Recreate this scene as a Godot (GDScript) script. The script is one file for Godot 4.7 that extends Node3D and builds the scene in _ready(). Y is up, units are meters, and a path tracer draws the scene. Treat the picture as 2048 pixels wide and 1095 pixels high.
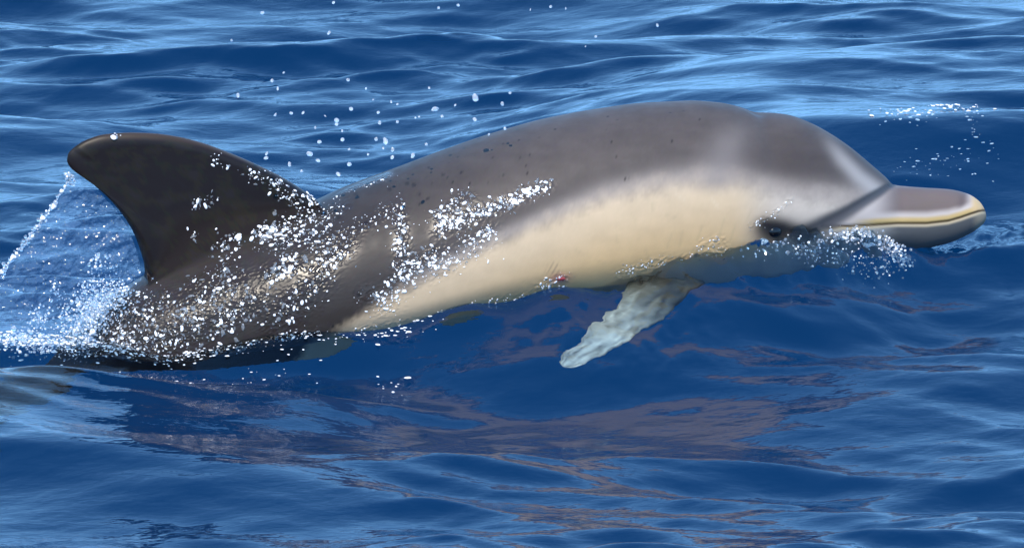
extends Node3D
# A common dolphin breaking the surface of a blue sea, seen through a long lens from a boat. Metres, y up, mean sea level y = 0.

const YAW := 0.20944            # the dolphin heads 12 degrees away from the picture plane
const PX := 0.00070801          # metres that one step of the skin chart spans
var fwd := Vector3(cos(YAW), 0, -sin(YAW))    # along the dolphin, towards its beak
var side := Vector3(sin(YAW), 0, cos(YAW))    # out of its right flank
var rng := RandomNumberGenerator.new()

# profiles along the dolphin: [distance from its middle, value]
const TOP := [[-1.05,-.72],[-.95,-.58],[-.85,-.41],[-.76,-.25],[-.69,-.13],[-.62,-.025],[-.57,.028],[-.5254,.0571],[-.447,.0899],[-.3614,.1252],[-.2756,.1541],[-.2327,.1715],[-.161,.1947],[-.0892,.2186],[-.0173,.2398],[.0548,.2566],[.127,.2669],[.1994,.273],[.2575,.2732],[.3012,.269],[.3378,.26],[.3598,.2525],[.378,.2508],[.4037,.2467],[.4331,.2351],[.4626,.2184],[.4923,.1973],[.522,.1717],[.5444,.1516],[.556,.1405],[.565,.1362],[.578,.1342],[.6038,.1311],[.6409,.127],[.6669,.1199],[.6834,.1095],[.6918,.098],[.6957,.0853]]
const BOT := [[-1.05,-.79],[-.95,-.75],[-.85,-.63],[-.76,-.46],[-.69,-.31],[-.62,-.185],[-.528,-.128],[-.4497,-.125],[-.3781,-.116],[-.3064,-.103],[-.2344,-.092],[-.1623,-.082],[-.0899,-.07],[-.0174,-.06],[.0552,-.054],[.1281,-.048],[.2011,-.042],[.2743,-.031],[.3476,-.014],[.4209,.002],[.4797,.0155],[.5239,.0265],[.5681,.0364],[.6051,.0427],[.6421,.0504],[.6642,.0588],[.6826,.069],[.6921,.0774],[.6957,.0853]]
const WIDE := [[-1.05,.014],[-.95,.024],[-.82,.036],[-.7,.055],[-.62,.076],[-.5,.102],[-.3,.13],[-.1,.139],[.1,.135],[.25,.122],[.35,.108],[.42,.094],[.48,.077],[.52,.061],[.55,.049],[.58,.041],[.62,.035],[.65,.031],[.672,.026],[.685,.019],[.6925,.011],[.6957,0.0]]
const FIN := [[-.2756,.1541],[-.304,.1757],[-.3323,.1944],[-.3748,.2173],[-.41,.2341],[-.4453,.2486],[-.4805,.2589],[-.5157,.2649],[-.5509,.2672],[-.579,.2664],[-.6037,.2605],[-.6228,.25],[-.6321,.2404],[-.6336,.2319],[-.6289,.221],[-.6115,.208],[-.5941,.1928],[-.5733,.1717],[-.556,.1494],[-.5422,.1257],[-.5319,.0978],[-.5266,.0759],[-.5254,.0571]]
# height of the sea along the dolphin's flank
const SEA := [[-1.6,0.0],[-.9,-.02],[-.637,-.018],[-.514,-.026],[-.383,-.012],[-.272,-.003],[-.159,.007],[-.117,.014],[-.074,.024],[.019,.031],[.172,.037],[.283,.043],[.412,.042],[.524,.035],[.62,.03],[.8,.02],[1.4,0.0]]
const CLIMB := [[-1.0,0.0],[.05,0.0],[.12,.012],[.2,.024],[.28,.042],[.35,.056],[.44,.058],[.5,.05],[.55,.03],[.6,.006],[.66,0.0],[1.0,0.0]]

func _ready():
	rng.seed = 11
	# ---- camera, sky, sun, exposure
	var cam := Camera3D.new()
	cam.name = "camera"
	var pitch := deg_to_rad(14.0)
	cam.position = Vector3(0, .036 + 10.0 * sin(pitch), 10.0 * cos(pitch))
	cam.rotation.x = -pitch
	cam.fov = rad_to_deg(2.0 * atan(.5 * 1095.0 * PX / 10.0))
	cam.near = .1
	cam.far = 9000.0
	add_child(cam)
	cam.current = true
	var env := Environment.new()
	env.background_mode = Environment.BG_SKY
	var sm := ProceduralSkyMaterial.new()
	sm.sky_top_color = Color(.42, .69, 1.05)
	sm.sky_horizon_color = Color(.79, 1.13, 1.44)
	sm.sky_curve = .6
	sm.ground_bottom_color = Color(.012, .21, .41)
	sm.ground_horizon_color = Color(.012, .21, .41)
	sm.sun_angle_max = 3.0
	var sky := Sky.new()
	sky.sky_material = sm
	env.sky = sky
	env.tonemap_mode = Environment.TONE_MAPPER_LINEAR
	env.tonemap_exposure = 1.0
	env.sdfgi_enabled = true
	env.ssao_enabled = true
	env.ssil_enabled = true
	var we := WorldEnvironment.new()
	we.name = "world_environment"
	we.environment = env
	add_child(we)
	var sun := DirectionalLight3D.new()
	sun.name = "sun"
	sun.light_color = Color(1.0, .955, .88)
	sun.light_energy = 1.5
	sun.light_angular_distance = .5
	sun.shadow_enabled = true
	add_child(sun)
	sun.look_at_from_position(Vector3.ZERO, -Vector3(-.12, sin(.87), cos(.87)))
	# ---- the sea, then the dolphin
	build_sea()
	build_dolphin()
	build_foam_glints()
	build_spray()
	build_sheet()

# ------------------------------------------------------------------ helpers
func lut(table: Array, x: float) -> float:      # monotone cubic through the table
	var n := table.size()
	if x <= table[0][0]: return table[0][1]
	if x >= table[n - 1][0]: return table[n - 1][1]
	var i := 0
	while table[i + 1][0] < x: i += 1
	var x0: float = table[i][0]
	var h: float = table[i + 1][0] - x0
	var d: float = (table[i + 1][1] - table[i][1]) / h
	var m0 := d
	var m1 := d
	if i > 0:
		var dp: float = (table[i][1] - table[i - 1][1]) / (table[i][0] - table[i - 1][0])
		m0 = 0.0 if dp * d <= 0 else 2.0 * dp * d / (dp + d)
	if i < n - 2:
		var dn: float = (table[i + 2][1] - table[i + 1][1]) / (table[i + 2][0] - table[i + 1][0])
		m1 = 0.0 if dn * d <= 0 else 2.0 * dn * d / (dn + d)
	var u := (x - x0) / h
	var y0: float = table[i][1]
	var y1: float = table[i + 1][1]
	return y0 * (1 + 2 * u) * (1 - u) * (1 - u) + y1 * u * u * (3 - 2 * u) + h * (m0 * u * (1 - u) * (1 - u) - m1 * u * u * (1 - u))

func lin(table: Array, x: float) -> float:
	var n := table.size()
	if x <= table[0][0]: return table[0][1]
	for i in n - 1:
		if x < table[i + 1][0]:
			return lerpf(table[i][1], table[i + 1][1], (x - table[i][0]) / (table[i + 1][0] - table[i][0]))
	return table[n - 1][1]

func ss(a: float, b: float, x: float) -> float:
	return smoothstep(a, b, x)

func line_dist(line: Array, p: Vector2) -> Vector2:     # (distance to a polyline, share of its length)
	var best := Vector2(1e9, 0)
	for i in line.size() - 1:
		var a := Vector2(line[i][0], line[i][1])
		var b := Vector2(line[i + 1][0], line[i + 1][1])
		var u := clampf((p - a).dot(b - a) / (b - a).length_squared(), 0, 1)
		var d := p.distance_to(a.lerp(b, u))
		if d < best.x: best = Vector2(d, (i + u) / (line.size() - 1))
	return best

func grid_mesh(pos: PackedVector3Array, nrm: PackedVector3Array, uv: PackedVector2Array, col: PackedColorArray, cols: int, rows: int, flip := false) -> ArrayMesh:
	var idx := PackedInt32Array()
	idx.resize((cols - 1) * (rows - 1) * 6)
	var k := 0
	for j in rows - 1:
		for i in cols - 1:
			var a := j * cols + i
			var b := a + 1
			var c := a + cols
			var d := c + 1
			if flip:
				idx[k] = a; idx[k + 1] = c; idx[k + 2] = b; idx[k + 3] = b; idx[k + 4] = c; idx[k + 5] = d
			else:
				idx[k] = a; idx[k + 1] = b; idx[k + 2] = c; idx[k + 3] = b; idx[k + 4] = d; idx[k + 5] = c
			k += 6
	var arr := []
	arr.resize(Mesh.ARRAY_MAX)
	arr[Mesh.ARRAY_VERTEX] = pos
	arr[Mesh.ARRAY_NORMAL] = nrm
	if uv.size(): arr[Mesh.ARRAY_TEX_UV] = uv
	if col.size(): arr[Mesh.ARRAY_COLOR] = col
	arr[Mesh.ARRAY_INDEX] = idx
	var m := ArrayMesh.new()
	m.add_surface_from_arrays(Mesh.PRIMITIVE_TRIANGLES, arr)
	return m

# ------------------------------------------------------------------ the sea
var gx := PackedFloat32Array()
var gz := PackedFloat32Array()
var waves := []
var sea_y := PackedFloat32Array()
var sea_pos := PackedVector3Array()
var ripple_mask: FastNoiseLite
var chop: FastNoiseLite
var seat := PackedFloat32Array()
var climbt := PackedFloat32Array()
var widet := PackedFloat32Array()

func tab(table: Array, t: float) -> float: return lut(table, t)

func sample(a: PackedFloat32Array, t: float) -> float:    # tables resampled over -2 .. 2
	var u := clampf((t + 2.0) * 200.0, 0.0, 798.99)
	var i := int(u)
	return lerpf(a[i], a[i + 1], u - i)

func spread_lines(lo: float, hi: float, step: float, far: float) -> PackedFloat32Array:
	var out := PackedFloat32Array()
	var before := []
	var x := lo
	var h := step
	while x > -far:
		h *= 1.13
		x -= h
		before.append(x)
	before.reverse()
	for v in before: out.append(v)
	x = lo
	while x < hi:
		out.append(x)
		x += step
	h = step
	while x < far:
		out.append(x)
		h *= 1.13
		x += h
	return out

func build_sea():
	for i in 801:
		var t := -2.0 + i * .005
		seat.append(lut(SEA, t)); climbt.append(lut(CLIMB, t)); widet.append(lut(WIDE, t) if t < .69 else .02)
	gx = spread_lines(-1.0, 1.0, .004, 3500.0)
	gz = spread_lines(-2.6, 2.0, .0055, 3500.0)
	ripple_mask = FastNoiseLite.new()
	ripple_mask.seed = 5
	chop = FastNoiseLite.new()
	chop.seed = 15; chop.frequency = 16.0; chop.fractal_octaves = 3
	ripple_mask.frequency = 1.6
	ripple_mask.fractal_octaves = 2
	var r := RandomNumberGenerator.new()
	r.seed = 77
	# [wavelength from, to, how many, slope of each, spread of directions, fine?]
	for band in [[6.0, 14.0, 4, .035, .5, 0], [1.2, 2.6, 5, .035, .6, 0], [.45, 1.0, 9, .055, .5, 0], [.22, .42, 12, .052, .42, 0], [.11, .21, 18, .046, .42, 1], [.055, .105, 18, .030, .55, 1], [.03, .05, 14, .014, .8, 1]]:
		for k in band[2]:
			var lam: float = band[0] * pow(band[1] / band[0], (k + r.randf()) / band[2])
			var ang: float = -1.5708 + r.randfn(0.12, band[4] * .6)
			var kk := TAU / lam
			waves.append({"l": lam, "kx": kk * cos(ang), "kz": kk * sin(ang), "a": band[3] / kk * r.randf_range(.6, 1.25), "p": r.randf() * TAU, "fine": band[5]})
	var nx := gx.size()
	var nz := gz.size()
	sea_pos.resize(nx * nz)
	for w in waves:
		var cx := PackedFloat32Array(); var sx := PackedFloat32Array()
		for i in nx:
			var cell: float = gx[mini(i + 1, nx - 1)] - gx[mini(i, nx - 2)]
			var f := clampf((w.l / maxf(cell, .001) - 4.0) / 4.0, 0, 1)
			cx.append(cos(w.kx * gx[i]) * f); sx.append(sin(w.kx * gx[i]) * f)
		var cz := PackedFloat32Array(); var sz := PackedFloat32Array()
		for j in nz:
			var cell: float = gz[mini(j + 1, nz - 1)] - gz[mini(j, nz - 2)]
			var f := clampf((w.l / maxf(cell, .001) - 4.0) / 4.0, 0, 1)
			cz.append(cos(w.kz * gz[j] + w.p) * f * w.a); sz.append(sin(w.kz * gz[j] + w.p) * f * w.a)
		w.cx = cx; w.sx = sx; w.cz = cz; w.sz = sz
	var rows := []
	rows.resize(nz)
	var id := WorkerThreadPool.add_group_task(func(j): rows[j] = sea_row(j), nz)
	WorkerThreadPool.wait_for_group_task_completion(id)
	var pos := PackedVector3Array()
	for j in nz: pos.append_array(rows[j])
	sea_pos = pos
	var nrm := PackedVector3Array()
	nrm.resize(nx * nz)
	for j in nz:
		var ja := maxi(j - 1, 0) * nx
		var jb := mini(j + 1, nz - 1) * nx
		for i in nx:
			var ia := maxi(i - 1, 0)
			var ib := mini(i + 1, nx - 1)
			nrm[j * nx + i] = (pos[jb + i] - pos[ja + i]).cross(pos[j * nx + ib] - pos[j * nx + ia]).normalized()
	var m := StandardMaterial3D.new()
	m.resource_name = "sea_water"
	m.albedo_color = Color(.86, .96, 1.0, 0.0)
	m.transparency = BaseMaterial3D.TRANSPARENCY_ALPHA
	m.refraction_enabled = true
	m.refraction_scale = .0333
	m.roughness = .03
	m.metallic_specular = .5
	var fine := FastNoiseLite.new()
	fine.seed = 61; fine.frequency = .022; fine.fractal_octaves = 4; fine.fractal_gain = .55
	fine.domain_warp_enabled = true; fine.domain_warp_amplitude = 18.0; fine.domain_warp_frequency = .012
	var relief := fine.get_seamless_image(1024, 1024, false, false, .12, false)
	relief.convert(Image.FORMAT_RF)
	m.heightmap_enabled = true
	m.heightmap_texture = ImageTexture.create_from_image(relief)
	m.heightmap_scale = .14
	m.uv1_triplanar = true
	m.uv1_world_triplanar = true
	m.uv1_scale = Vector3(.62, 1.0, 1.15)
	m.uv1_offset = Vector3(.3, 0, .1)
	var o := MeshInstance3D.new()
	o.name = "sea_water"
	o.mesh = grid_mesh(pos, nrm, PackedVector2Array(), PackedColorArray(), nx, nz)
	o.material_override = m
	o.set_meta("kind", "structure")
	o.set_meta("label", "deep blue rippled sea that the dolphin swims through")
	add_child(o)

func sea_row(j: int) -> PackedVector3Array:
	var out := PackedVector3Array()
	var nx := gx.size()
	out.resize(nx)
	var h := PackedFloat32Array(); h.resize(nx)
	var dx := PackedFloat32Array(); dx.resize(nx)
	var dz := PackedFloat32Array(); dz.resize(nx)
	var z := gz[j]
	var mask := PackedFloat32Array(); mask.resize(nx)
	for i in nx:
		mask[i] = clampf(1.0 + 1.3 * ripple_mask.get_noise_2d(gx[i] * .8, z * .5), .45, 1.6)
	for w in waves:
		var c: float = w.cz[j]
		var s: float = w.sz[j]
		if c == 0.0 and s == 0.0: continue
		var cx: PackedFloat32Array = w.cx
		var sx: PackedFloat32Array = w.sx
		var k := sqrt(w.kx * w.kx + w.kz * w.kz)
		var ux: float = -w.kx / k * .62
		var uz: float = -w.kz / k * .62
		if w.fine == 1:
			for i in nx:
				var q := mask[i]
				h[i] += (cx[i] * c - sx[i] * s) * q
				var sn := (sx[i] * c + cx[i] * s) * q
				dx[i] += ux * sn
				dz[i] += uz * sn
		else:
			for i in nx:
				h[i] += cx[i] * c - sx[i] * s
				var sn := sx[i] * c + cx[i] * s
				dx[i] += ux * sn
				dz[i] += uz * sn
	for i in nx:
		var x := gx[i]
		var p := Vector3(x + dx[i], h[i], z + dz[i])
		if absf(x) < 3.0 and absf(z) < 4.0:
			p.y = shaped(p)
		out[i] = p
	return out

func shaped(p: Vector3) -> float:       # the swell, and the water that the dolphin lifts
	var t := p.dot(fwd)
	var l := p.dot(side)
	var y := p.y
	# the swell that rises behind its head
	var zc := p.z + .74 - .05 * sin(p.x * 2.3 + .4)
	var sw := exp(-pow(zc / (.24 if zc > 0 else .75), 2.0))
	var face := exp(-pow((zc - .16) / .2, 2.0)) * ss(-.1, .4, p.x)
	y *= 1.0 - .55 * face
	y += .125 * sw * ss(-.25, .5, p.x) + .03 * sw * (1 - ss(-.3, .55, p.x))
	# the flank
	var w := sample(widet, t)
	var off := maxf(absf(l) - w, 0.0)
	var near := exp(-pow(off / .17, 2.0))
	var calm := 1.0 - .85 * exp(-pow(off / .04, 2.0)) * ss(-1.1, -.7, t) * (1 - ss(.6, .8, t))
	y *= calm
	y += (sample(seat, t) + .026) * near
	y += .007 * sin(t * 31.0 + 1.5 * sin(t * 9.0)) * exp(-pow(off / .06, 2.0)) * ss(-.7, -.5, t) * (1 - ss(.2, .4, t))
	var lift := exp(-pow(off / .04, 2.0))
	if lift > .02 and absf(t) < .8: y += sample(climbt, t) * lift * (.86 + .5 * chop.get_noise_2d(p.x, p.z)) + .006 * ss(.0, .2, t) * lift * chop.get_noise_2d(p.x * 1.7 + 9, p.z)
	y -= .02 * near
	# a wave added beside its tail, tilted to mirror the bright sky
	y += .030 * exp(-pow((p.x + .70) / .24, 2.0) - pow((p.z - .52) / .15, 2.0))
	# ripples over the flipper
	var fl := exp(-pow((p.x - .15) / .13, 2.0) - pow((p.z - .20) / .11, 2.0))
	if fl > .02: y += .0075 * fl * chop.get_noise_2d(p.x * .9 + 4, p.z * .6)
	# the trough in front of its flank
	if l > 0: y -= .032 * exp(-pow((off - .25) / .12, 2.0)) * ss(-.42, -.15, t) * (1 - ss(.5, .75, t))
	return y

# ------------------------------------------------------------------ the dolphin
func chart(t: float, y: float, l: float) -> Vector2:      # where a point of the skin lies on the side chart its markings are drawn on, the same for both flanks
	var z := -t * .20791 + absf(l) * .97815
	return Vector2(1024.0 + (t * .97815 + absf(l) * .20791) / PX, 547.5 - ((y - .036) * .9703 - z * .24192) / PX)

func build_dolphin():
	var root := Node3D.new()
	root.name = "dolphin"
	root.rotation.y = YAW
	add_child(root)
	root.set_meta("label", "grey and cream dolphin surfacing, its dark dorsal fin and beak out of the sea")
	root.set_meta("category", "dolphin")
	# stations
	var ts := PackedFloat32Array()
	var n1 := 180
	for i in n1: ts.append(-1.05 + (1.05 - .5254) * i / n1)
	var nf := 200
	for i in nf: ts.append(lerpf(-.5254, -.2756, (1.0 - cos(PI * i / nf)) * .5 * .5 + .5 * i / nf))
	var n2 := 330
	for i in n2: ts.append(lerpf(-.2756, .64, float(i) / n2))
	var n3 := 70
	for i in n3 + 1: ts.append(.6957 - .0557 * (1.0 - sin(PI * .5 * i / n3)))
	# angles: 0 on top, dense beside the ridge for the fin, seam underneath
	var tw := .34
	var nr := 44
	var nb := 95
	var half := PackedFloat32Array()
	for i in nr: half.append(tw * i / nr)
	for i in nb + 1: half.append(lerpf(tw, PI, float(i) / nb))
	var th := PackedFloat32Array()
	for i in range(half.size() - 1, 0, -1): th.append(-half[i])
	for v in half: th.append(v)
	var cols := th.size()
	var rows := ts.size()
	# fin outline by arc length from the front of its base to the rear
	var fl := [0.0]
	for i in FIN.size() - 1: fl.append(fl[i] + Vector2(FIN[i][0], FIN[i][1]).distance_to(Vector2(FIN[i + 1][0], FIN[i + 1][1])))
	var fx := []
	var fy := []
	for i in FIN.size():
		fx.append([fl[i] / fl[-1], FIN[i][0]]); fy.append([fl[i] / fl[-1], FIN[i][1]])
	var pos := PackedVector3Array(); pos.resize(cols * rows)
	var col := PackedColorArray(); col.resize(cols * rows)
	var uv := PackedVector2Array(); uv.resize(cols * rows)
	var crease := [[1792, 366], [1760, 386], [1700, 421], [1650, 447], [1600, 474]]
	var grain := FastNoiseLite.new()
	grain.seed = 3; grain.frequency = .02; grain.fractal_octaves = 4
	var specks := []
	var r := RandomNumberGenerator.new()
	r.seed = 9
	for i in 100:
		var x := r.randf_range(640, 1420)
		var yy := lerpf(lin([[640, 395], [900, 305], [1200, 222], [1420, 206]], x), lin(EDGE, x), r.randf_range(.06, .95) if i % 2 else r.randf_range(.06, .45))
		var big: float = clampf(1.0 - (x - 700.0) / 800.0, .25, 1.0)
		specks.append([x, yy, r.randf_range(1.4, 4.6) * big, r.randf_range(.5, 1.0)])
	var id := WorkerThreadPool.add_group_task(func(j):
		var t: float = ts[j]
		var top := lut(TOP, t)
		var bot := lut(BOT, t)
		var wide := lut(WIDE, t)
		var yc := (top + bot) * .5
		var a := (top - bot) * .5
		var s := (t + .2756) / (-.5254 + .2756)
		var fin := s >= 0.0 and s <= 1.0
		var o := Vector2(lut(fx, s), lut(fy, s)) if fin else Vector2.ZERO
		var head := ss(.30, .46, t) * (1.0 - ss(.54, .575, t))
		var bunch := []
		for q in specks:
			if absf(1024 + t * .97815 / PX - q[0]) < 80: bunch.append(q)
		for i in cols:
			var an := th[i]
			var y := yc + a * cos(an)
			var sn := sin(an)
			var l := wide * signf(sn) * pow(absf(sn), 1.0)
			l *= 1.0 - .30 * ss(.15, .9, (yc - y) / a) * ss(-.9, -.6, t) * (1 - ss(.5, .62, t))
			l *= 1.0 - .86 * ss(lerpf(.004, .022, ss(-.15, -.3, t)), .05, sample(seat, t) - y) * (1.0 - ss(.02, .16, t)) * (1.0 - ss(.0, .02, -.2 - y))
			# the melon narrows towards the beak below it, the flank is full at the mouth
			if head > 0: l *= 1.0 - .18 * head * ss(.0, 1.0, (y - yc) / a)
			var fk := 0.0
			var pt := t
			if fin and absf(an) < tw:
				var q := 1.0 - absf(an) / tw
				fk = sin(PI * .5 * pow(q, 1.35))
				var reach := o - Vector2(t, top)
				var edge := (1.0 - fk) * reach.length()
				var blunt := .022 if s < .62 else .040
				var e := clampf(edge / blunt, 0, 1)
				var thick := lerpf(.018, .0085, ss(0, .25, reach.length() * fk)) * sqrt(1.0 - (1.0 - e) * (1.0 - e))
				thick *= ss(0.0, .03, reach.length()) * .7 + .3
				pt = t + reach.x * fk
				y += reach.y * fk
				l = lerpf(l, thick * signf(sn), ss(0.0, .22, fk) * ss(0.0, .02, reach.length()))
			var c := chart(pt, y, l)
			# the crease between melon and beak, and the slit of the mouth
			var d := line_dist(crease, c)
			if t > .3 and c.y > 330:
				var dent := .004 * exp(-pow(d.x / 9.0, 2.0)) * (1.0 - .7 * d.y)
				var my := lin(MOUTH, c.x)
				if c.x > 1640: dent += .0016 * exp(-pow((c.y - my) / 2.6, 2.0)) * (1 - ss(1966, 1975, c.x))
				l -= dent * signf(l) * minf(1.0, absf(l) / .01)
				if d.x < 30 and absf(l) < .02: y -= .0012 * exp(-pow(d.x / 9.0, 2.0))
			# the blowhole's lip
			var bh := Vector2((t - .352) / .014, l / .016)
			y -= .0035 * exp(-bh.length_squared()) * ss(.0, .5, cos(an))
			pos[j * cols + i] = Vector3(pt, y, l)
			uv[j * cols + i] = Vector2((t + 1.25) / 1.9457, an / TAU + .5)
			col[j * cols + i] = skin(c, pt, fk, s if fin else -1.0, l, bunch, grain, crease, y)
	, rows)
	WorkerThreadPool.wait_for_group_task_completion(id)
	var nrm := PackedVector3Array(); nrm.resize(cols * rows)
	for j in rows:
		var ja := maxi(j - 1, 0) * cols
		var jb := mini(j + 1, rows - 1) * cols
		for i in cols:
			var ia := i - 1 if i > 0 else cols - 2
			var ib := i + 1 if i < cols - 1 else 1
			var v := (pos[j * cols + ib] - pos[j * cols + ia]).cross(pos[jb + i] - pos[ja + i])
			nrm[j * cols + i] = v.normalized() if j < rows - 1 else Vector3.RIGHT
	var m := StandardMaterial3D.new()
	m.resource_name = "wet_skin"
	m.vertex_color_use_as_albedo = true
	m.roughness = 1.0
	m.metallic_specular = .33
	wet_maps(m)
	var body := MeshInstance3D.new()
	body.name = "body"
	var bm := grid_mesh(pos, nrm, uv, col, cols, rows, true)
	add_flipper(bm)
	add_flukes(bm)
	body.mesh = bm
	body.material_override = m
	root.add_child(body, true)
	body_pos = pos; body_nrm = nrm; body_cols = cols; body_rows = rows
	# the eye, and the raw wound low on the flank
	for s in [1, -1]:
		var eye := MeshInstance3D.new()
		eye.name = "eye"
		var ball := SphereMesh.new()
		ball.radius = .0095; ball.height = .019
		eye.mesh = ball
		var em := StandardMaterial3D.new()
		em.albedo_color = Color(.05, .045, .05); em.roughness = .08
		eye.material_override = em
		var k := nearest(Vector2(1549, 464))
		var p := pos[k] - nrm[k] * .0055
		eye.position = Vector3(p.x, p.y, p.z * s)
		eye.scale = Vector3(1.25, .9, 1)
		root.add_child(eye, true)
	var w := MeshInstance3D.new()
	w.name = "wound"
	w.mesh = bead_mesh(29, .45)
	var wm := StandardMaterial3D.new()
	wm.albedo_color = Color(.60, .24, .25); wm.roughness = .35
	w.material_override = wm
	var k := nearest(Vector2(1122, 556))
	var x := nrm[k].cross(Vector3.UP).normalized()
	w.transform = Transform3D(Basis(x, nrm[k], x.cross(nrm[k])).scaled_local(Vector3(.0062, .0045, .0032)), pos[k])
	root.add_child(w, true)

func nearest(c: Vector2) -> int:
	var best := 0
	var far := 1e9
	for k in body_pos.size():
		var p := body_pos[k]
		if p.z < .01: continue
		var d := chart(p.x, p.y, p.z).distance_squared_to(c)
		if d < far: far = d; best = k
	return best

var body_pos := PackedVector3Array()
var body_nrm := PackedVector3Array()
var body_cols := 0
var body_rows := 0

# markings, on the side chart
const EDGE := [[520, 1300], [570, 800], [620, 712], [690, 655], [800, 588], [900, 532], [1000, 482], [1100, 437], [1200, 398], [1300, 373], [1400, 360], [1480, 362], [1600, 388], [1660, 396], [1720, 402], [1800, 395]]
const MOUTH := [[1600, 458], [1640, 456], [1690, 452], [1740, 450], [1800, 446], [1860, 446], [1905, 441], [1930, 434], [1950, 427], [1975, 419]]

const RUBS := [[1302, 410, 1.5, 14, .5], [1340, 470, 1.9, 26, .35], [1362, 462, 1.75, 30, .4], [1402, 450, 1.9, 34, .4], [1420, 470, 1.8, 24, .35], [1445, 440, 1.85, 36, .4], [1468, 452, 1.9, 30, .35], [1385, 498, 1.2, 20, .5], [1288, 500, 1.2, 22, .4], [1230, 470, 1.4, 18, .3], [1190, 520, .4, 22, .3], [1150, 500, .5, 16, .3], [1330, 432, .2, 18, .4], [1260, 430, .9, 16, .3], [1420, 400, .8, 20, -.3], [1350, 390, .6, 24, -.25], [1500, 420, 2.0, 22, .3], [1530, 400, 2.4, 20, -.3], [1580, 400, 2.5, 26, -.4], [1100, 540, .4, 20, .3], [1040, 560, .3, 22, .25], [960, 590, .3, 24, .25], [880, 610, .4, 20, .25]]

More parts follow.
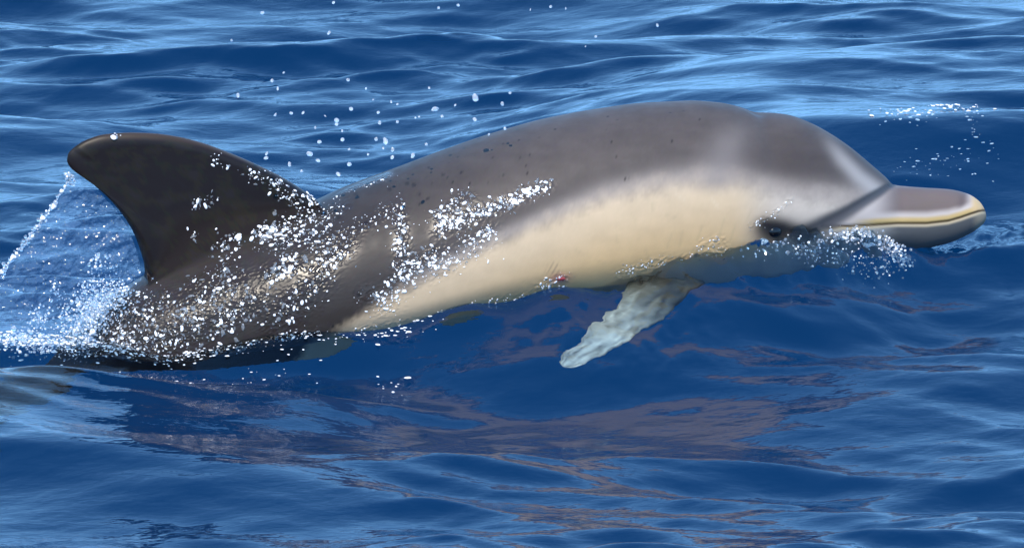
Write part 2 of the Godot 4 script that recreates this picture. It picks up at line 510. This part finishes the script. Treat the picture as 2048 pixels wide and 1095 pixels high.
func skin(c: Vector2, t: float, fk: float, s: float, l: float, specks: Array, grain: FastNoiseLite, crease: Array, y: float) -> Color:
	var g := grain.get_noise_2d(c.x, c.y) + .45 * grain.get_noise_2d(c.x * 5.0 + 70, c.y * 5.0)
	var g2 := grain.get_noise_2d(c.x * .35 + 300, c.y * 1.6)
	var cape := Vector3(.080, .064, .057) * (1.0 + .11 * g)
	cape *= lerpf(.42, 1.0, ss(560, 1150, c.x)) * (1.0 + .13 * g2)
	var cream := Vector3(.565, .42, .27).lerp(Vector3(.56, .37, .185), ss(20, 150, c.y - lin(EDGE, c.x)))
	cream = cream.lerp(Vector3(.50, .42, .345), ss(1450, 1580, c.x))
	cream *= 1.0 + .06 * g + .05 * g2
	var e := lin(EDGE, c.x)
	var soft := lerpf(22.0, 35.0, ss(900, 1500, c.x))
	var u := ss(-soft, soft, c.y - e + 10.0 * g)
	# pale haze along the border
	var col := cape.lerp(cream, u)
	var haze := exp(-pow((c.y - e + 8) / (soft * .75), 2.0))
	col = col.lerp(Vector3(.44, .365, .31), .45 * haze * ss(700, 900, c.x))
	# head: a light bar behind the dark melon patch, and the pale brow that runs down to the beak
	if t > .2:
		var bar := exp(-pow((c.x - 1452 + (c.y - 300) * .35) / 42.0, 2.0)) * ss(225, 300, c.y) * (1 - ss(360, 400, c.y))
		col = col.lerp(Vector3(.24, .205, .19), .5 * bar)
		var brow := line_dist([[1648, 272], [1684, 316], [1720, 352], [1754, 378]], c)
		col = col.lerp(Vector3(.40, .36, .33), .8 * exp(-pow(brow.x / lerpf(15, 19, brow.y), 2.0)) * ss(.0, .5, brow.y + .1))
		var rimd := line_dist([[1668, 262], [1712, 296], [1752, 333], [1790, 366]], c)
		if c.y < 372: col = col.lerp(Vector3(.075, .060, .054), .75 * exp(-pow(rimd.x / 13.0, 2.0)) * ss(.0, .4, rimd.y + .05))
		var patch := Vector2((c.x - 1590) / 95.0, (c.y - 322) / 46.0).length_squared()
		col = col.lerp(Vector3(.058, .043, .038), .62 * exp(-patch))
		# the black stripe from the beak to the eye
		var st := line_dist(crease, c)
		var hw := lerpf(6.5, 24.0, pow(st.y, 1.1))
		# the beak
		if c.x > 1600:
			var k := clampf((c.x - 1600) / 190.0, 0, 1)
			var below := c.y - lerpf(474, 367, k)
			if below > 0 or c.x > 1790:
				var my := lin(MOUTH, c.x)
				var up := my - c.y
				var pale := Vector3(.50, .42, .37)
				var b := pale
				var mauve := ss(1730, 1810, c.x) * (1 - ss(1925, 1962, c.x - .25 * (c.y - 380))) * ss(14, 30, up)
				b = b.lerp(Vector3(.145, .108, .095), mauve)
				var band := exp(-pow((c.x - 1938 + (c.y - 385) * .3) / 9.0, 2.0)) * ss(14, 28, up)
				b = b.lerp(Vector3(.11, .08, .075), band * .7)
				b = b.lerp(Vector3(.50, .345, .145), (1 - ss(4, 13, absf(up - 4))) * ss(1690, 1760, c.x))
				b = b.lerp(Vector3(.56, .38, .19), ss(1946, 1963, c.x))
				if up < 0:
					b = Vector3(.50, .40, .26).lerp(Vector3(.095, .095, .095).lerp(Vector3(.36, .34, .31), 1 - ss(1740, 1810, c.x)), ss(3, 10, -up) * (1 - .4 * ss(1950, 1972, c.x)))  # throat painted paler for the reflecting, bubbly water in front of it
				b = b.lerp(Vector3(.05, .03, .012), exp(-pow(up / 2.8, 2.0)) * ss(1620, 1680, c.x))
				b *= 1.0 + .05 * g2
				col = col.lerp(b, ss(0, 8, below) * ss(1600, 1680, c.x + maxf(0, 470 - c.y)))
		col = col.lerp(Vector3(.045, .048, .056), exp(-pow(st.x / hw, 4.0)) * .93)
		var smear := line_dist([[1528, 450], [1560, 456], [1612, 468]], c)
		col = col.lerp(Vector3(.014, .014, .016), .93 * exp(-pow(smear.x / 16.0, 2.0)))
		var ey := Vector2((c.x - 1548) / 46.0, (c.y - 464) / 30.0)
		col = col.lerp(Vector3(.012, .012, .014), .97 * exp(-pow(ey.length(), 3.0)))
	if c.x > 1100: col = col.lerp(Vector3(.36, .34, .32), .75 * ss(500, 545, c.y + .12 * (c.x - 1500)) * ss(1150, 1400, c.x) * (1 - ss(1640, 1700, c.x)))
	# raw patch and scratches low on the flank
	var raw := Vector2((c.x - 1120) / 15.0, (c.y - 556) / 9.0)
	if raw.length() < 4.0:
		col = col.lerp(Vector3(.42, .13, .12), .8 * exp(-raw.length_squared() * (1.0 + .9 * g2)))
		var scr := absf(fmod(absf(c.x + c.y * .55), 9.0) - 4.5) / 4.5
		col = col.lerp(Vector3(.22, .15, .10), .55 * ss(.55, .9, scr) * ss(522, 530, c.y) * (1 - ss(545, 556, c.y)) * ss(1084, 1092, c.x) * (1 - ss(1118, 1126, c.x)))
	# faint rubbed streaks on the pale side
	for q in RUBS:
		var a := Vector2(q[0], q[1])
		if absf(c.x - a.x) < 30 and absf(c.y - a.y) < 40:
			var b: Vector2 = a + Vector2(cos(q[2]), sin(q[2])) * q[3]
			var w := clampf((c - a).dot(b - a) / (b - a).length_squared(), 0, 1)
			col = col.lerp(Vector3(.26, .22, .13) if q[4] > 0 else Vector3(.7, .6, .45), absf(q[4]) * .45 * exp(-pow(c.distance_to(a.lerp(b, w)) / 2.6, 2.0)))
	# dark flecks on the back
	for q in specks:
		var dd: float = Vector2(c.x - q[0], (c.y - q[1]) * 1.2).length() / q[2]
		if dd < 1.6: col = col.lerp(Vector3(.016, .014, .015), q[3] * (1 - ss(.7, 1.5, dd)))
	# the fin
	if s >= -.2:
		var f := ss(0.0, .07, fk)
		var finc := Vector3(.015, .0115, .0105) * (1.0 + .22 * g + .15 * g2)
		finc = finc.lerp(Vector3(.055, .038, .030), ss(.93, 1.0, fk) * (1 - ss(.5, .62, s)))
		col = col.lerp(finc, f)
	return Color(col.x, col.y, col.z)

# clusters of foam, drops and sun glints made as white beads on the skin: [from x, y, to x, y, spread, how many, size], on the side chart
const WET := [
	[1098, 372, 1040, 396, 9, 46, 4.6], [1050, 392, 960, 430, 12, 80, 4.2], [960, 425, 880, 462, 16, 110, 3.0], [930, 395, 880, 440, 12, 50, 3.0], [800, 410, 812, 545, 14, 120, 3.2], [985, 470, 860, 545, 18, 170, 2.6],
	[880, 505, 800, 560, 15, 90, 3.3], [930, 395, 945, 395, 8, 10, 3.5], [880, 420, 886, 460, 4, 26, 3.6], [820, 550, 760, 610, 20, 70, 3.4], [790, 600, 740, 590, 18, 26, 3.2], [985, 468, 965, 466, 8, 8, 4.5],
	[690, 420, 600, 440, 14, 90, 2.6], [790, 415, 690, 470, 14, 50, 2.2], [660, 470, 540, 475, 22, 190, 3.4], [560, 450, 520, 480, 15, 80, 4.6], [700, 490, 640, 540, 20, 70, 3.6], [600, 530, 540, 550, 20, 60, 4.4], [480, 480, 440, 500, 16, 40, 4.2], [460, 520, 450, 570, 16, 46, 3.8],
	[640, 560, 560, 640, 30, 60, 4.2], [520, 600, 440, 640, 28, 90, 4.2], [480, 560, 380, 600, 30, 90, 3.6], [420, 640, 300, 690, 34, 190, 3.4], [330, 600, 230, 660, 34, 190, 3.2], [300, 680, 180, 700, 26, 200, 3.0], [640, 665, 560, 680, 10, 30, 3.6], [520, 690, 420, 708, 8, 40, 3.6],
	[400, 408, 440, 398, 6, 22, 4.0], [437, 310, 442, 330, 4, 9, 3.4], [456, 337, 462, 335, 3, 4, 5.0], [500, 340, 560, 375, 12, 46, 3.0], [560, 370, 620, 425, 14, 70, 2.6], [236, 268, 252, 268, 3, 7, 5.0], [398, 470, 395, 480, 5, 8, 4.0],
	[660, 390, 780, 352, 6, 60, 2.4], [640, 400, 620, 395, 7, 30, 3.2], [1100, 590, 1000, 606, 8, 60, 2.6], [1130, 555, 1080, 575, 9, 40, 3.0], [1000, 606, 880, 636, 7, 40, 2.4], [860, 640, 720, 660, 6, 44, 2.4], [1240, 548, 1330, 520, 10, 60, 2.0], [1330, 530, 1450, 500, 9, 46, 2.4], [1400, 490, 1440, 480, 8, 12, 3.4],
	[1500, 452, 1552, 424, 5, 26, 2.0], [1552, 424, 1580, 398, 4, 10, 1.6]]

func wetness(c: Vector2) -> float:
	var w := 0.0
	for q in WET:
		var b := Vector2(q[2], q[3])
		var a := Vector2(q[0], q[1])
		var u := clampf((c - a).dot(b - a) / maxf((b - a).length_squared(), 1.0), 0, 1)
		var d: float = c.distance_to(a.lerp(b, u)) / (float(q[4]) * 1.25)
		if d < 3.0: w = maxf(w, exp(-d * d))
	return w

func wet_maps(m: StandardMaterial3D):
	var mw := 400
	var mh := 220
	var rowsof := []
	rowsof.resize(mh)
	var id := WorkerThreadPool.add_group_task(func(j):
		var line := PackedFloat32Array()
		line.resize(mw)
		for i in mw:
			var t := -1.25 + 1.9457 * (i + .5) / mw
			var an := (float(j) + .5) / mh * TAU - PI
			var top := lut(TOP, t)
			var bot := lut(BOT, t)
			line[i] = wetness(chart(t, (top + bot) * .5 + (top - bot) * .5 * cos(an), lut(WIDE, t) * sin(an)))
		rowsof[j] = line, mh)
	WorkerThreadPool.wait_for_group_task_completion(id)
	var all := PackedFloat32Array()
	for l in rowsof: all.append_array(l)
	var mask := Image.create_from_data(mw, mh, false, Image.FORMAT_RF, all.to_byte_array())
	var W := 1600
	var H := 880
	mask.resize(W, H, Image.INTERPOLATE_BILINEAR)
	var f := FastNoiseLite.new()
	f.seed = 21; f.frequency = .13; f.fractal_octaves = 2
	var blobs := f.get_image(W, H, false, false, false)
	blobs.convert(Image.FORMAT_RF)
	f.frequency = .035; f.seed = 8; f.fractal_octaves = 3
	var broad := f.get_image(W, H, false, false, false)
	broad.convert(Image.FORMAT_RF)
	var a := mask.get_data().to_float32_array()
	var b := blobs.get_data().to_float32_array()
	var c := broad.get_data().to_float32_array()
	var hgt := PackedFloat32Array(); hgt.resize(W * H)
	var rgh := PackedFloat32Array(); rgh.resize(W * H)
	for i in W * H:
		var k := a[i]
		hgt[i] = k * smoothstep(.42, .68, b[i]) * .9 + (.08 + .12 * k) * c[i]
		var inf := (1.0 - smoothstep(.060, .085, absf((i / W + .5) / H - .5))) * smoothstep(.36, .38, float(i % W) / W) * (1.0 - smoothstep(.49, .52, float(i % W) / W))
		hgt[i] *= 1.0 - .93 * inf
		rgh[i] = lerpf(lerpf(.52 + .16 * (c[i] - .5), .13, k), lerpf(.42, .9, smoothstep(.034, .042, absf((i / W + .5) / H - .5))), inf)
	m.heightmap_enabled = true
	m.heightmap_scale = .085
	m.heightmap_texture = ImageTexture.create_from_image(Image.create_from_data(W, H, false, Image.FORMAT_RF, hgt.to_byte_array()))
	m.roughness_texture = ImageTexture.create_from_image(Image.create_from_data(W, H, false, Image.FORMAT_RF, rgh.to_byte_array()))
	m.roughness_texture_channel = BaseMaterial3D.TEXTURE_CHANNEL_RED

func from_chart(x: float, y: float, l: float) -> Vector3:     # a place in the dolphin's own axes, l metres out of its middle plane
	var t := ((x - 1024.0) * PX - absf(l) * .20791) / .97815
	var z := -t * .20791 + l * .97815
	return Vector3(t, .036 + ((547.5 - y) * PX + z * .24192) / .9703, l)

func in_world(p: Vector3) -> Vector3: return fwd * p.x + Vector3(0, p.y, 0) + side * p.z

func bead_mesh(seed_: int, flat: float) -> ArrayMesh:
	var r := RandomNumberGenerator.new()
	r.seed = seed_
	var f := FastNoiseLite.new()
	f.seed = seed_; f.frequency = .9
	var cols := 11
	var rows := 7
	var pos := PackedVector3Array()
	for j in rows:
		for i in cols:
			var a := TAU * (i % (cols - 1)) / (cols - 1)
			var b := PI * j / (rows - 1)
			var d := Vector3(cos(a) * sin(b), cos(b), sin(a) * sin(b))
			d *= 1.0 + .38 * f.get_noise_3dv(d)
			pos.append(d * Vector3(1, flat, 1))
	var nrm := PackedVector3Array()
	for p in pos: nrm.append((p / Vector3(1, flat * flat, 1)).normalized())
	return grid_mesh(pos, nrm, PackedVector2Array(), PackedColorArray(), cols, rows, true)

func foam_glint_material() -> StandardMaterial3D:
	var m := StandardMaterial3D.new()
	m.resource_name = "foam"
	m.albedo_color = Color(.97, .97, .98)  # white for real foam and for the glints painted as beads
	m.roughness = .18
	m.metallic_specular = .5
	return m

func scatter(called: String, label: String, mesh: Mesh, mat: Material, list: Array) -> MultiMeshInstance3D:
	var mm := MultiMesh.new()
	mm.transform_format = MultiMesh.TRANSFORM_3D
	mm.mesh = mesh
	mm.instance_count = list.size()
	for i in list.size(): mm.set_instance_transform(i, list[i])
	var o := MultiMeshInstance3D.new()
	o.name = called
	o.multimesh = mm
	o.material_override = mat
	o.set_meta("kind", "stuff")
	o.set_meta("label", label)
	o.set_meta("category", "foam")
	add_child(o, true)
	return o

func build_foam_glints():
	var bins := {}
	for k in body_pos.size():
		var p := body_pos[k]
		if p.z < 0.0 or p.x > .66: continue
		if body_nrm[k].z < .05: continue
		var c := chart(p.x, p.y, p.z)
		var key := Vector2i(int(c.x / 5), int(c.y / 5))
		if not bins.has(key) or body_pos[bins[key]].z < p.z: bins[key] = k
	var r := RandomNumberGenerator.new()
	r.seed = 41
	var list := []
	var clear := []
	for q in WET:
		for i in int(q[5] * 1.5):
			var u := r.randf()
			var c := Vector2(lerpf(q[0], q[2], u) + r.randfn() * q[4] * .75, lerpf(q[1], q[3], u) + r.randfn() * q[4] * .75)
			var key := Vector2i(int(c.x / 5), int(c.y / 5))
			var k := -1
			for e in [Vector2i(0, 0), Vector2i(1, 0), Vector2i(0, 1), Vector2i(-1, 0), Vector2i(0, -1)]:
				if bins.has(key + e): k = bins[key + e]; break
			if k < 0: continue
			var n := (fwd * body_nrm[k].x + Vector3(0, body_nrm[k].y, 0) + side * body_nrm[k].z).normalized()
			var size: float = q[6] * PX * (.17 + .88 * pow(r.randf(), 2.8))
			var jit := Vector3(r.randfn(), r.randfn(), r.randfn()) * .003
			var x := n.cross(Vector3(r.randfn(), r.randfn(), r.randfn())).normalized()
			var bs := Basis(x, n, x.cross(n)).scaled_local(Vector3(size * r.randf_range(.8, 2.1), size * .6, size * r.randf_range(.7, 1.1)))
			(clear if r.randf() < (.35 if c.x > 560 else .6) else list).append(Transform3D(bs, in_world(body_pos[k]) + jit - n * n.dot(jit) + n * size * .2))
	scatter("foam_glint_beads", "white beads of foam and painted sun glints on dolphin's dark flank and fin base", bead_mesh(3, .8), foam_glint_material(), list)  # these white beads also paint in the sun glints of the wet skin
	scatter("skin_droplets", "clear drops of water beaded on dolphin's dark flank and fin", bead_mesh(4, .8), water_material(.15), clear)
	# foam that floats on the sea, and glints on the swell made as white flecks
	var afloat := []
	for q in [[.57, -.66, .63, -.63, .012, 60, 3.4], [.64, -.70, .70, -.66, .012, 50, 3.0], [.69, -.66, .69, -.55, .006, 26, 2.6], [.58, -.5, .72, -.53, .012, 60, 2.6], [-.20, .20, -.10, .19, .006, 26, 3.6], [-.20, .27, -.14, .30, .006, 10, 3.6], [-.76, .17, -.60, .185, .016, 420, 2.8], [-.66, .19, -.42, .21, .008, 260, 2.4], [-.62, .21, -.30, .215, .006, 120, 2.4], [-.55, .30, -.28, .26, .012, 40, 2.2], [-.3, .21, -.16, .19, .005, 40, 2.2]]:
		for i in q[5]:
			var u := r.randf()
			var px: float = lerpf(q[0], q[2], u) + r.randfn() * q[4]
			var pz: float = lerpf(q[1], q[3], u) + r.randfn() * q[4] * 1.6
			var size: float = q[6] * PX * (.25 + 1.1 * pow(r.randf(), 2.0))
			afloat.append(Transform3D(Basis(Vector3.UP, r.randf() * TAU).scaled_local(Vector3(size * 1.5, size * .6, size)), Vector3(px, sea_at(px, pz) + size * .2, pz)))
	scatter("foam_glint_flecks", "white flecks of foam and painted glints on the sea around dolphin", bead_mesh(5, .7), foam_glint_material(), afloat)


func sea_at(x: float, z: float) -> float:
	var i := clampi(gx.bsearch(x), 1, gx.size() - 1)
	var j := clampi(gz.bsearch(z), 1, gz.size() - 1)
	return sea_pos[j * gx.size() + i].y

func blade(bm: ArrayMesh, line: Array, widths: Array, thick: float, along: Vector3, color: Callable, ragged := 0.0):      # a fin swept along a line of points in the dolphin's axes
	var rows := 110
	var cols := 29
	var rag := FastNoiseLite.new()
	rag.seed = 6; rag.frequency = .9; rag.fractal_octaves = 3
	var pos := PackedVector3Array()
	var col := PackedColorArray()
	var uv := PackedVector2Array()
	for j in rows + 1:
		var u := 1.0 - pow(1.0 - float(j) / rows, 1.6)
		var f := u * (line.size() - 1)
		var i := mini(int(f), line.size() - 2)
		var a: Vector3 = line[maxi(i - 1, 0)]
		var b: Vector3 = line[i]
		var c: Vector3 = line[i + 1]
		var d: Vector3 = line[mini(i + 2, line.size() - 1)]
		var p := b.cubic_interpolate(c, a, d, f - i)
		var q := b.cubic_interpolate(c, a, d, f - i + .02)
		var dir := (q - p).normalized()
		var up := dir.cross(along).normalized()
		var across := up.cross(dir)
		var w := lin(widths, u)
		p += (across * 1.0 + up * .4) * rag.get_noise_2d(u * 5.0, 3) * .010 * ragged * ss(.2, .5, u)
		for k in cols:
			var an := TAU * k / (cols - 1)
			var e := cos(an)
			var tk := thick * sqrt(maxf(1.0 - e * e, 0)) * (1.0 - .35 * e) * pow(maxf(1.0 - u, 0.0), .5) * signf(sin(an))
			pos.append(p + across * w * e * .5 * (1.0 + .55 * ragged * rag.get_noise_2d(u * 11.0, signf(e) * 5.0) * ss(.2, .5, u)) + up * tk)
			col.append(color.call(u, e))
			uv.append(Vector2(.6 + u * .2, .5 + e * .05))
	var nrm := PackedVector3Array()
	for j in rows + 1:
		for k in cols:
			var ja := maxi(j - 1, 0) * cols
			var jb := mini(j + 1, rows) * cols
			var v := (pos[j * cols + (k + 1 if k < cols - 1 else 1)] - pos[j * cols + (k - 1 if k > 0 else cols - 2)]).cross(pos[jb + k] - pos[ja + k])
			nrm.append(v.normalized() if v.length() > 1e-12 else Vector3.UP)
	var m := grid_mesh(pos, nrm, uv, col, cols, rows + 1, true)
	bm.add_surface_from_arrays(Mesh.PRIMITIVE_TRIANGLES, m.surface_get_arrays(0))

func add_flipper(bm: ArrayMesh):
	var n := FastNoiseLite.new()
	n.seed = 4; n.frequency = 1.7
	var pale := func(u: float, e: float): return Color(.55, .50, .40) * (1.0 + 1.1 * n.get_noise_2d(u * 4.0 + e * 1.2, e * 2.6)) * lerpf(.14, 1.0, ss(.2, .6, u + .14 * e)) * lerpf(1.0, .8, ss(.5, 1.0, e))  # sunlight painted into a darker flipper, its root dimmed like murky water
	for s in [1, -1]:
		var line := []
		for q in [[.225, .0, .085], [.205, .08, .062], [.165, .155, .042], [.118, .215, .032], [.072, .268, .028]]:
			var y: float = sea_at(q[0], q[1]) - q[2]
			var w := Vector3(q[0], y, q[1])
			line.append(Vector3(w.dot(fwd), y, w.dot(side) * s))
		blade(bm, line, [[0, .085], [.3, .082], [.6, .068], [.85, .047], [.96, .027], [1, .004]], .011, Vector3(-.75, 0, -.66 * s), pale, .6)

func add_flukes(bm: ArrayMesh):
	var dark := func(u: float, e: float): return Color(.05, .045, .045)
	for s in [1, -1]:
		blade(bm, [Vector3(-1.02, -.72, 0), Vector3(-1.05, -.77, .08 * s), Vector3(-1.09, -.84, .17 * s), Vector3(-1.14, -.92, .25 * s)], [[0, .16], [.4, .13], [.8, .07], [1, .004]], .010, Vector3(.6, .8, 0), dark)

func water_material(alpha: float) -> StandardMaterial3D:
	var m := StandardMaterial3D.new()
	m.resource_name = "clear_water"
	m.albedo_color = Color(.97, .985, 1.0, alpha)
	m.transparency = BaseMaterial3D.TRANSPARENCY_ALPHA
	m.refraction_enabled = true
	m.refraction_scale = .0333
	m.roughness = .06
	return m

# drops in the air over the back: [chart x, y, size]
const DROPS := [[245, 0, 0], [493, 10, 5], [536, 38, 5], [480, 95, 4], [667, 78, 4], [676, 19, 4], [919, 24, 5], [881, 30, 3], [595, 149, 3], [556, 171, 5], [575, 181, 4], [489, 200, 4], [702, 164, 4], [739, 186, 4], [893, 219, 5], [952, 202, 8], [1005, 213, 6], [885, 221, 4], [886, 237, 4], [950, 241, 5], [709, 225, 5], [690, 243, 6], [677, 252, 5], [765, 252, 5], [760, 229, 4], [833, 239, 4], [812, 245, 4], [648, 290, 5], [691, 284, 5], [692, 268, 5], [628, 313, 7], [668, 322, 7], [704, 332, 6], [755, 281, 6], [787, 284, 6], [790, 320, 5], [627, 343, 5], [681, 351, 5], [541, 320, 5], [541, 311, 5], [855, 292, 5], [842, 240, 4], [1083, 289, 5], [1342, 50, 4], [1010, 260, 4], [978, 272, 3], [912, 215, 3], [830, 316, 4], [590, 232, 4], [612, 230, 3], [560, 236, 3], [750, 204, 3], [788, 212, 4], [800, 216, 3], [655, 236, 3], [720, 300, 4], [740, 312, 4], [770, 300, 3], [810, 300, 4], [600, 330, 4], [640, 262, 3], [1060, 30, 3], [1100, 22, 3], [1130, 25, 3], [1190, 78, 3], [1020, 190, 3], [860, 180, 3], [1170, 96, 2]]

const ORDER := ["first", "second", "third", "fourth", "fifth", "sixth", "seventh", "eighth", "ninth", "tenth", "eleventh", "twelfth", "thirteenth", "fourteenth", "fifteenth", "sixteenth", "seventeenth", "eighteenth", "nineteenth", "twentieth", "twenty-first", "twenty-second", "twenty-third", "twenty-fourth", "twenty-fifth"]

func region(q: Array) -> String:
	if q[1] < 130: return "highest over the far water"
	if q[1] > 275: return "just over the back"
	if q[1] > 222: return "in the densest spray above the back"
	return "above the densest spray"

func build_spray():
	var mat := water_material(.3)
	var r := RandomNumberGenerator.new()
	r.seed = 52
	var shapes := [bead_mesh(11, 1.0), bead_mesh(12, .8), bead_mesh(13, 1.1)]
	for q in DROPS:
		if q[2] == 0: continue
		var o := MeshInstance3D.new()
		o.name = "water_droplet"
		o.mesh = shapes[r.randi() % 3]
		o.material_override = mat
		var p := in_world(from_chart(q[0], q[1], r.randf_range(-.06, .16)))
		o.transform = Transform3D(Basis.from_euler(Vector3(r.randf() * 6, r.randf() * 6, r.randf() * 6)).scaled_local(Vector3(1, r.randf_range(.7, 1.1), r.randf_range(.8, 1.7)) * q[2] * PX * r.randf_range(.55, .95)), p)
		var spot := region(q)
		var order := 0
		for e in DROPS:
			if e[2] > 0 and region(e) == spot and (e[0] < q[0] or (e[0] == q[0] and e[1] < q[1])): order += 1
		o.set_meta("label", "clear droplet, %s from left of those flying %s" % [ORDER[order], spot])
		o.set_meta("category", "water droplet")
		o.set_meta("group", "droplets flying over the dolphin")
		add_child(o, true)
	# the splash at the tail, the one at the chin: beads of clear water and white foam, too many to count
	var clear := []
	var white := []
	for q in [[130, 690, 20, 676, 12, 120, 4.5, .03, .09], [175, 650, 190, 610, 16, 120, 4.5, .0, .08], [235, 590, 170, 680, 22, 330, 3.0, .0, .09], [270, 580, 200, 630, 14, 220, 3.6, .0, .06], [90, 625, 95, 650, 12, 60, 3.5, .0, .05], [260, 570, 150, 700, 30, 140, 3.0, .02, .12], [120, 560, 140, 640, 8, 50, 3.0, 0, .03], [205, 520, 230, 535, 10, 36, 4.0, 0, .03], [150, 350, 160, 372, 5, 30, 4.0, -.005, .005], [158, 352, 128, 402, 2, 20, 3.6, -.003, .003], [128, 402, 78, 470, 3, 50, 4.2, -.003, .003], [78, 470, 30, 528, 3.5, 50, 4.4, -.004, .004], [30, 528, -30, 598, 4, 50, 4.4, -.004, .004], [250, 575, 160, 690, 26, 700, 1.7, .0, .1], [60, 680, 190, 705, 12, 300, 2.0, .03, .1], [215, 560, 160, 610, 14, 160, 2.4, -.02, .05],
			[1665, 476, 1735, 464, 8, 150, 3.6, .07, .10], [1725, 466, 1800, 502, 10, 260, 3.4, .05, .085], [1790, 500, 1814, 534, 9, 130, 3.6, .05, .08], [1660, 484, 1580, 505, 10, 80, 3.6, .09, .12], [1600, 520, 1780, 520, 12, 160, 2.2, .08, .12], [1480, 515, 1590, 480, 9, 40, 3.6, .11, .13], [1790, 545, 1700, 560, 12, 50, 3.0, .07, .12]]:
		for i in q[5]:
			var u := r.randf()
			var p := in_world(from_chart(lerpf(q[0], q[2], u) + r.randfn() * q[4], lerpf(q[1], q[3], u) + r.randfn() * q[4], r.randf_range(q[7], q[8])))
			var z: float = q[6] * PX * r.randf_range(.3, 1.0) * (1.5 if r.randf() < .07 else .9)
			var x := Transform3D(Basis.from_euler(Vector3(r.randf() * 6, r.randf() * 6, r.randf() * 6)).scaled(Vector3(z, z, z)), p)
			if r.randf() < .66: clear.append(x)
			else: white.append(x)
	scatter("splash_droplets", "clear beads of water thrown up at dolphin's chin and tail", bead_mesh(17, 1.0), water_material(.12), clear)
	scatter("splash_foam", "white foam specks churned up at dolphin's chin and tail", bead_mesh(18, .9), foam_glint_material(), white)

func build_sheet():
	var root := Node3D.new()
	root.name = "water_sheet"
	root.set_meta("label", "thin clear curtain of water streaming off the tip of dorsal fin")
	root.set_meta("category", "splash")
	add_child(root)
	var left := [[0, 158, 352], [.2, 128, 402], [.45, 78, 470], [.7, 30, 528], [1, -40, 610]]
	var right := [[0, 170, 353], [.15, 205, 380], [.35, 242, 420], [.55, 268, 465], [.75, 286, 520], [.9, 290, 560], [1, 280, 610]]
	var lx := []; var ly := []; var rx := []; var ry := []
	for q in left: lx.append([q[0], q[1]]); ly.append([q[0], q[2]])
	for q in right: rx.append([q[0], q[1]]); ry.append([q[0], q[2]])
	lx.append([1.35, -60]); ly.append([1.35, 690]); rx.append([1.35, 230]); ry.append([1.35, 690])
	var n := FastNoiseLite.new()
	n.seed = 31; n.frequency = .028; n.fractal_octaves = 3
	var cols := 150
	var rows := 170
	var pos := PackedVector3Array()
	for j in rows:
		var v := 1.35 * j / (rows - 1)
		for i in cols:
			var u := float(i) / (cols - 1)
			var c := Vector2(lerpf(lut(lx, v), lut(rx, v), u), lerpf(lut(ly, v), lut(ry, v), u) + 14.0 * u * (1 - u) * v)
			var l := .009 * n.get_noise_2d(c.x, c.y * 1.3) * ss(0, .2, v) + .02 * sin(u * 3.0) * v * (1 - u)
			pos.append(in_world(from_chart(c.x, c.y, 0.0)) + side * l)
	var nrm := PackedVector3Array()
	for j in rows:
		for i in cols:
			nrm.append((pos[j * cols + mini(i + 1, cols - 1)] - pos[j * cols + maxi(i - 1, 0)]).cross(pos[maxi(j - 1, 0) * cols + i] - pos[mini(j + 1, rows - 1) * cols + i]).normalized())
	var film := StandardMaterial3D.new()
	film.resource_name = "water_film"
	film.albedo_color = Color(.62, .80, 1.0, .10)
	film.transparency = BaseMaterial3D.TRANSPARENCY_ALPHA
	film.roughness = .08
	film.cull_mode = BaseMaterial3D.CULL_DISABLED
	var o := MeshInstance3D.new()
	o.name = "film"
	o.mesh = grid_mesh(pos, nrm, PackedVector2Array(), PackedColorArray(), cols, rows)
	o.material_override = film
	root.add_child(o, true)
	# the thick beaded rim along its free edge
	var rim := PackedVector3Array()
	var rn := PackedVector3Array()
	var segs := 260
	for j in segs:
		var v := float(j) / (segs - 1)
		var p := in_world(from_chart(lut(lx, v), lut(ly, v), 0.0))
		var q := in_world(from_chart(lut(lx, v + .01), lut(ly, v + .01), 0.0))
		var d := (q - p).normalized()
		var a := d.cross(side).normalized()
		var rad := .0006 + .0016 * pow(maxf(0, n.get_noise_2d(v * 900.0, 7)), .7) + .0022 * exp(-v * 16.0)
		p += a * .004 * n.get_noise_2d(v * 260.0, 70)
		for i in 13:
			var an := TAU * i / 12
			var e := a * cos(an) + side * sin(an)
			rim.append(p + e * rad); rn.append(e)
	var t := MeshInstance3D.new()
	t.name = "rim"
	t.mesh = grid_mesh(rim, rn, PackedVector2Array(), PackedColorArray(), 13, segs)
	t.material_override = water_material(.3)
	root.add_child(t, true)
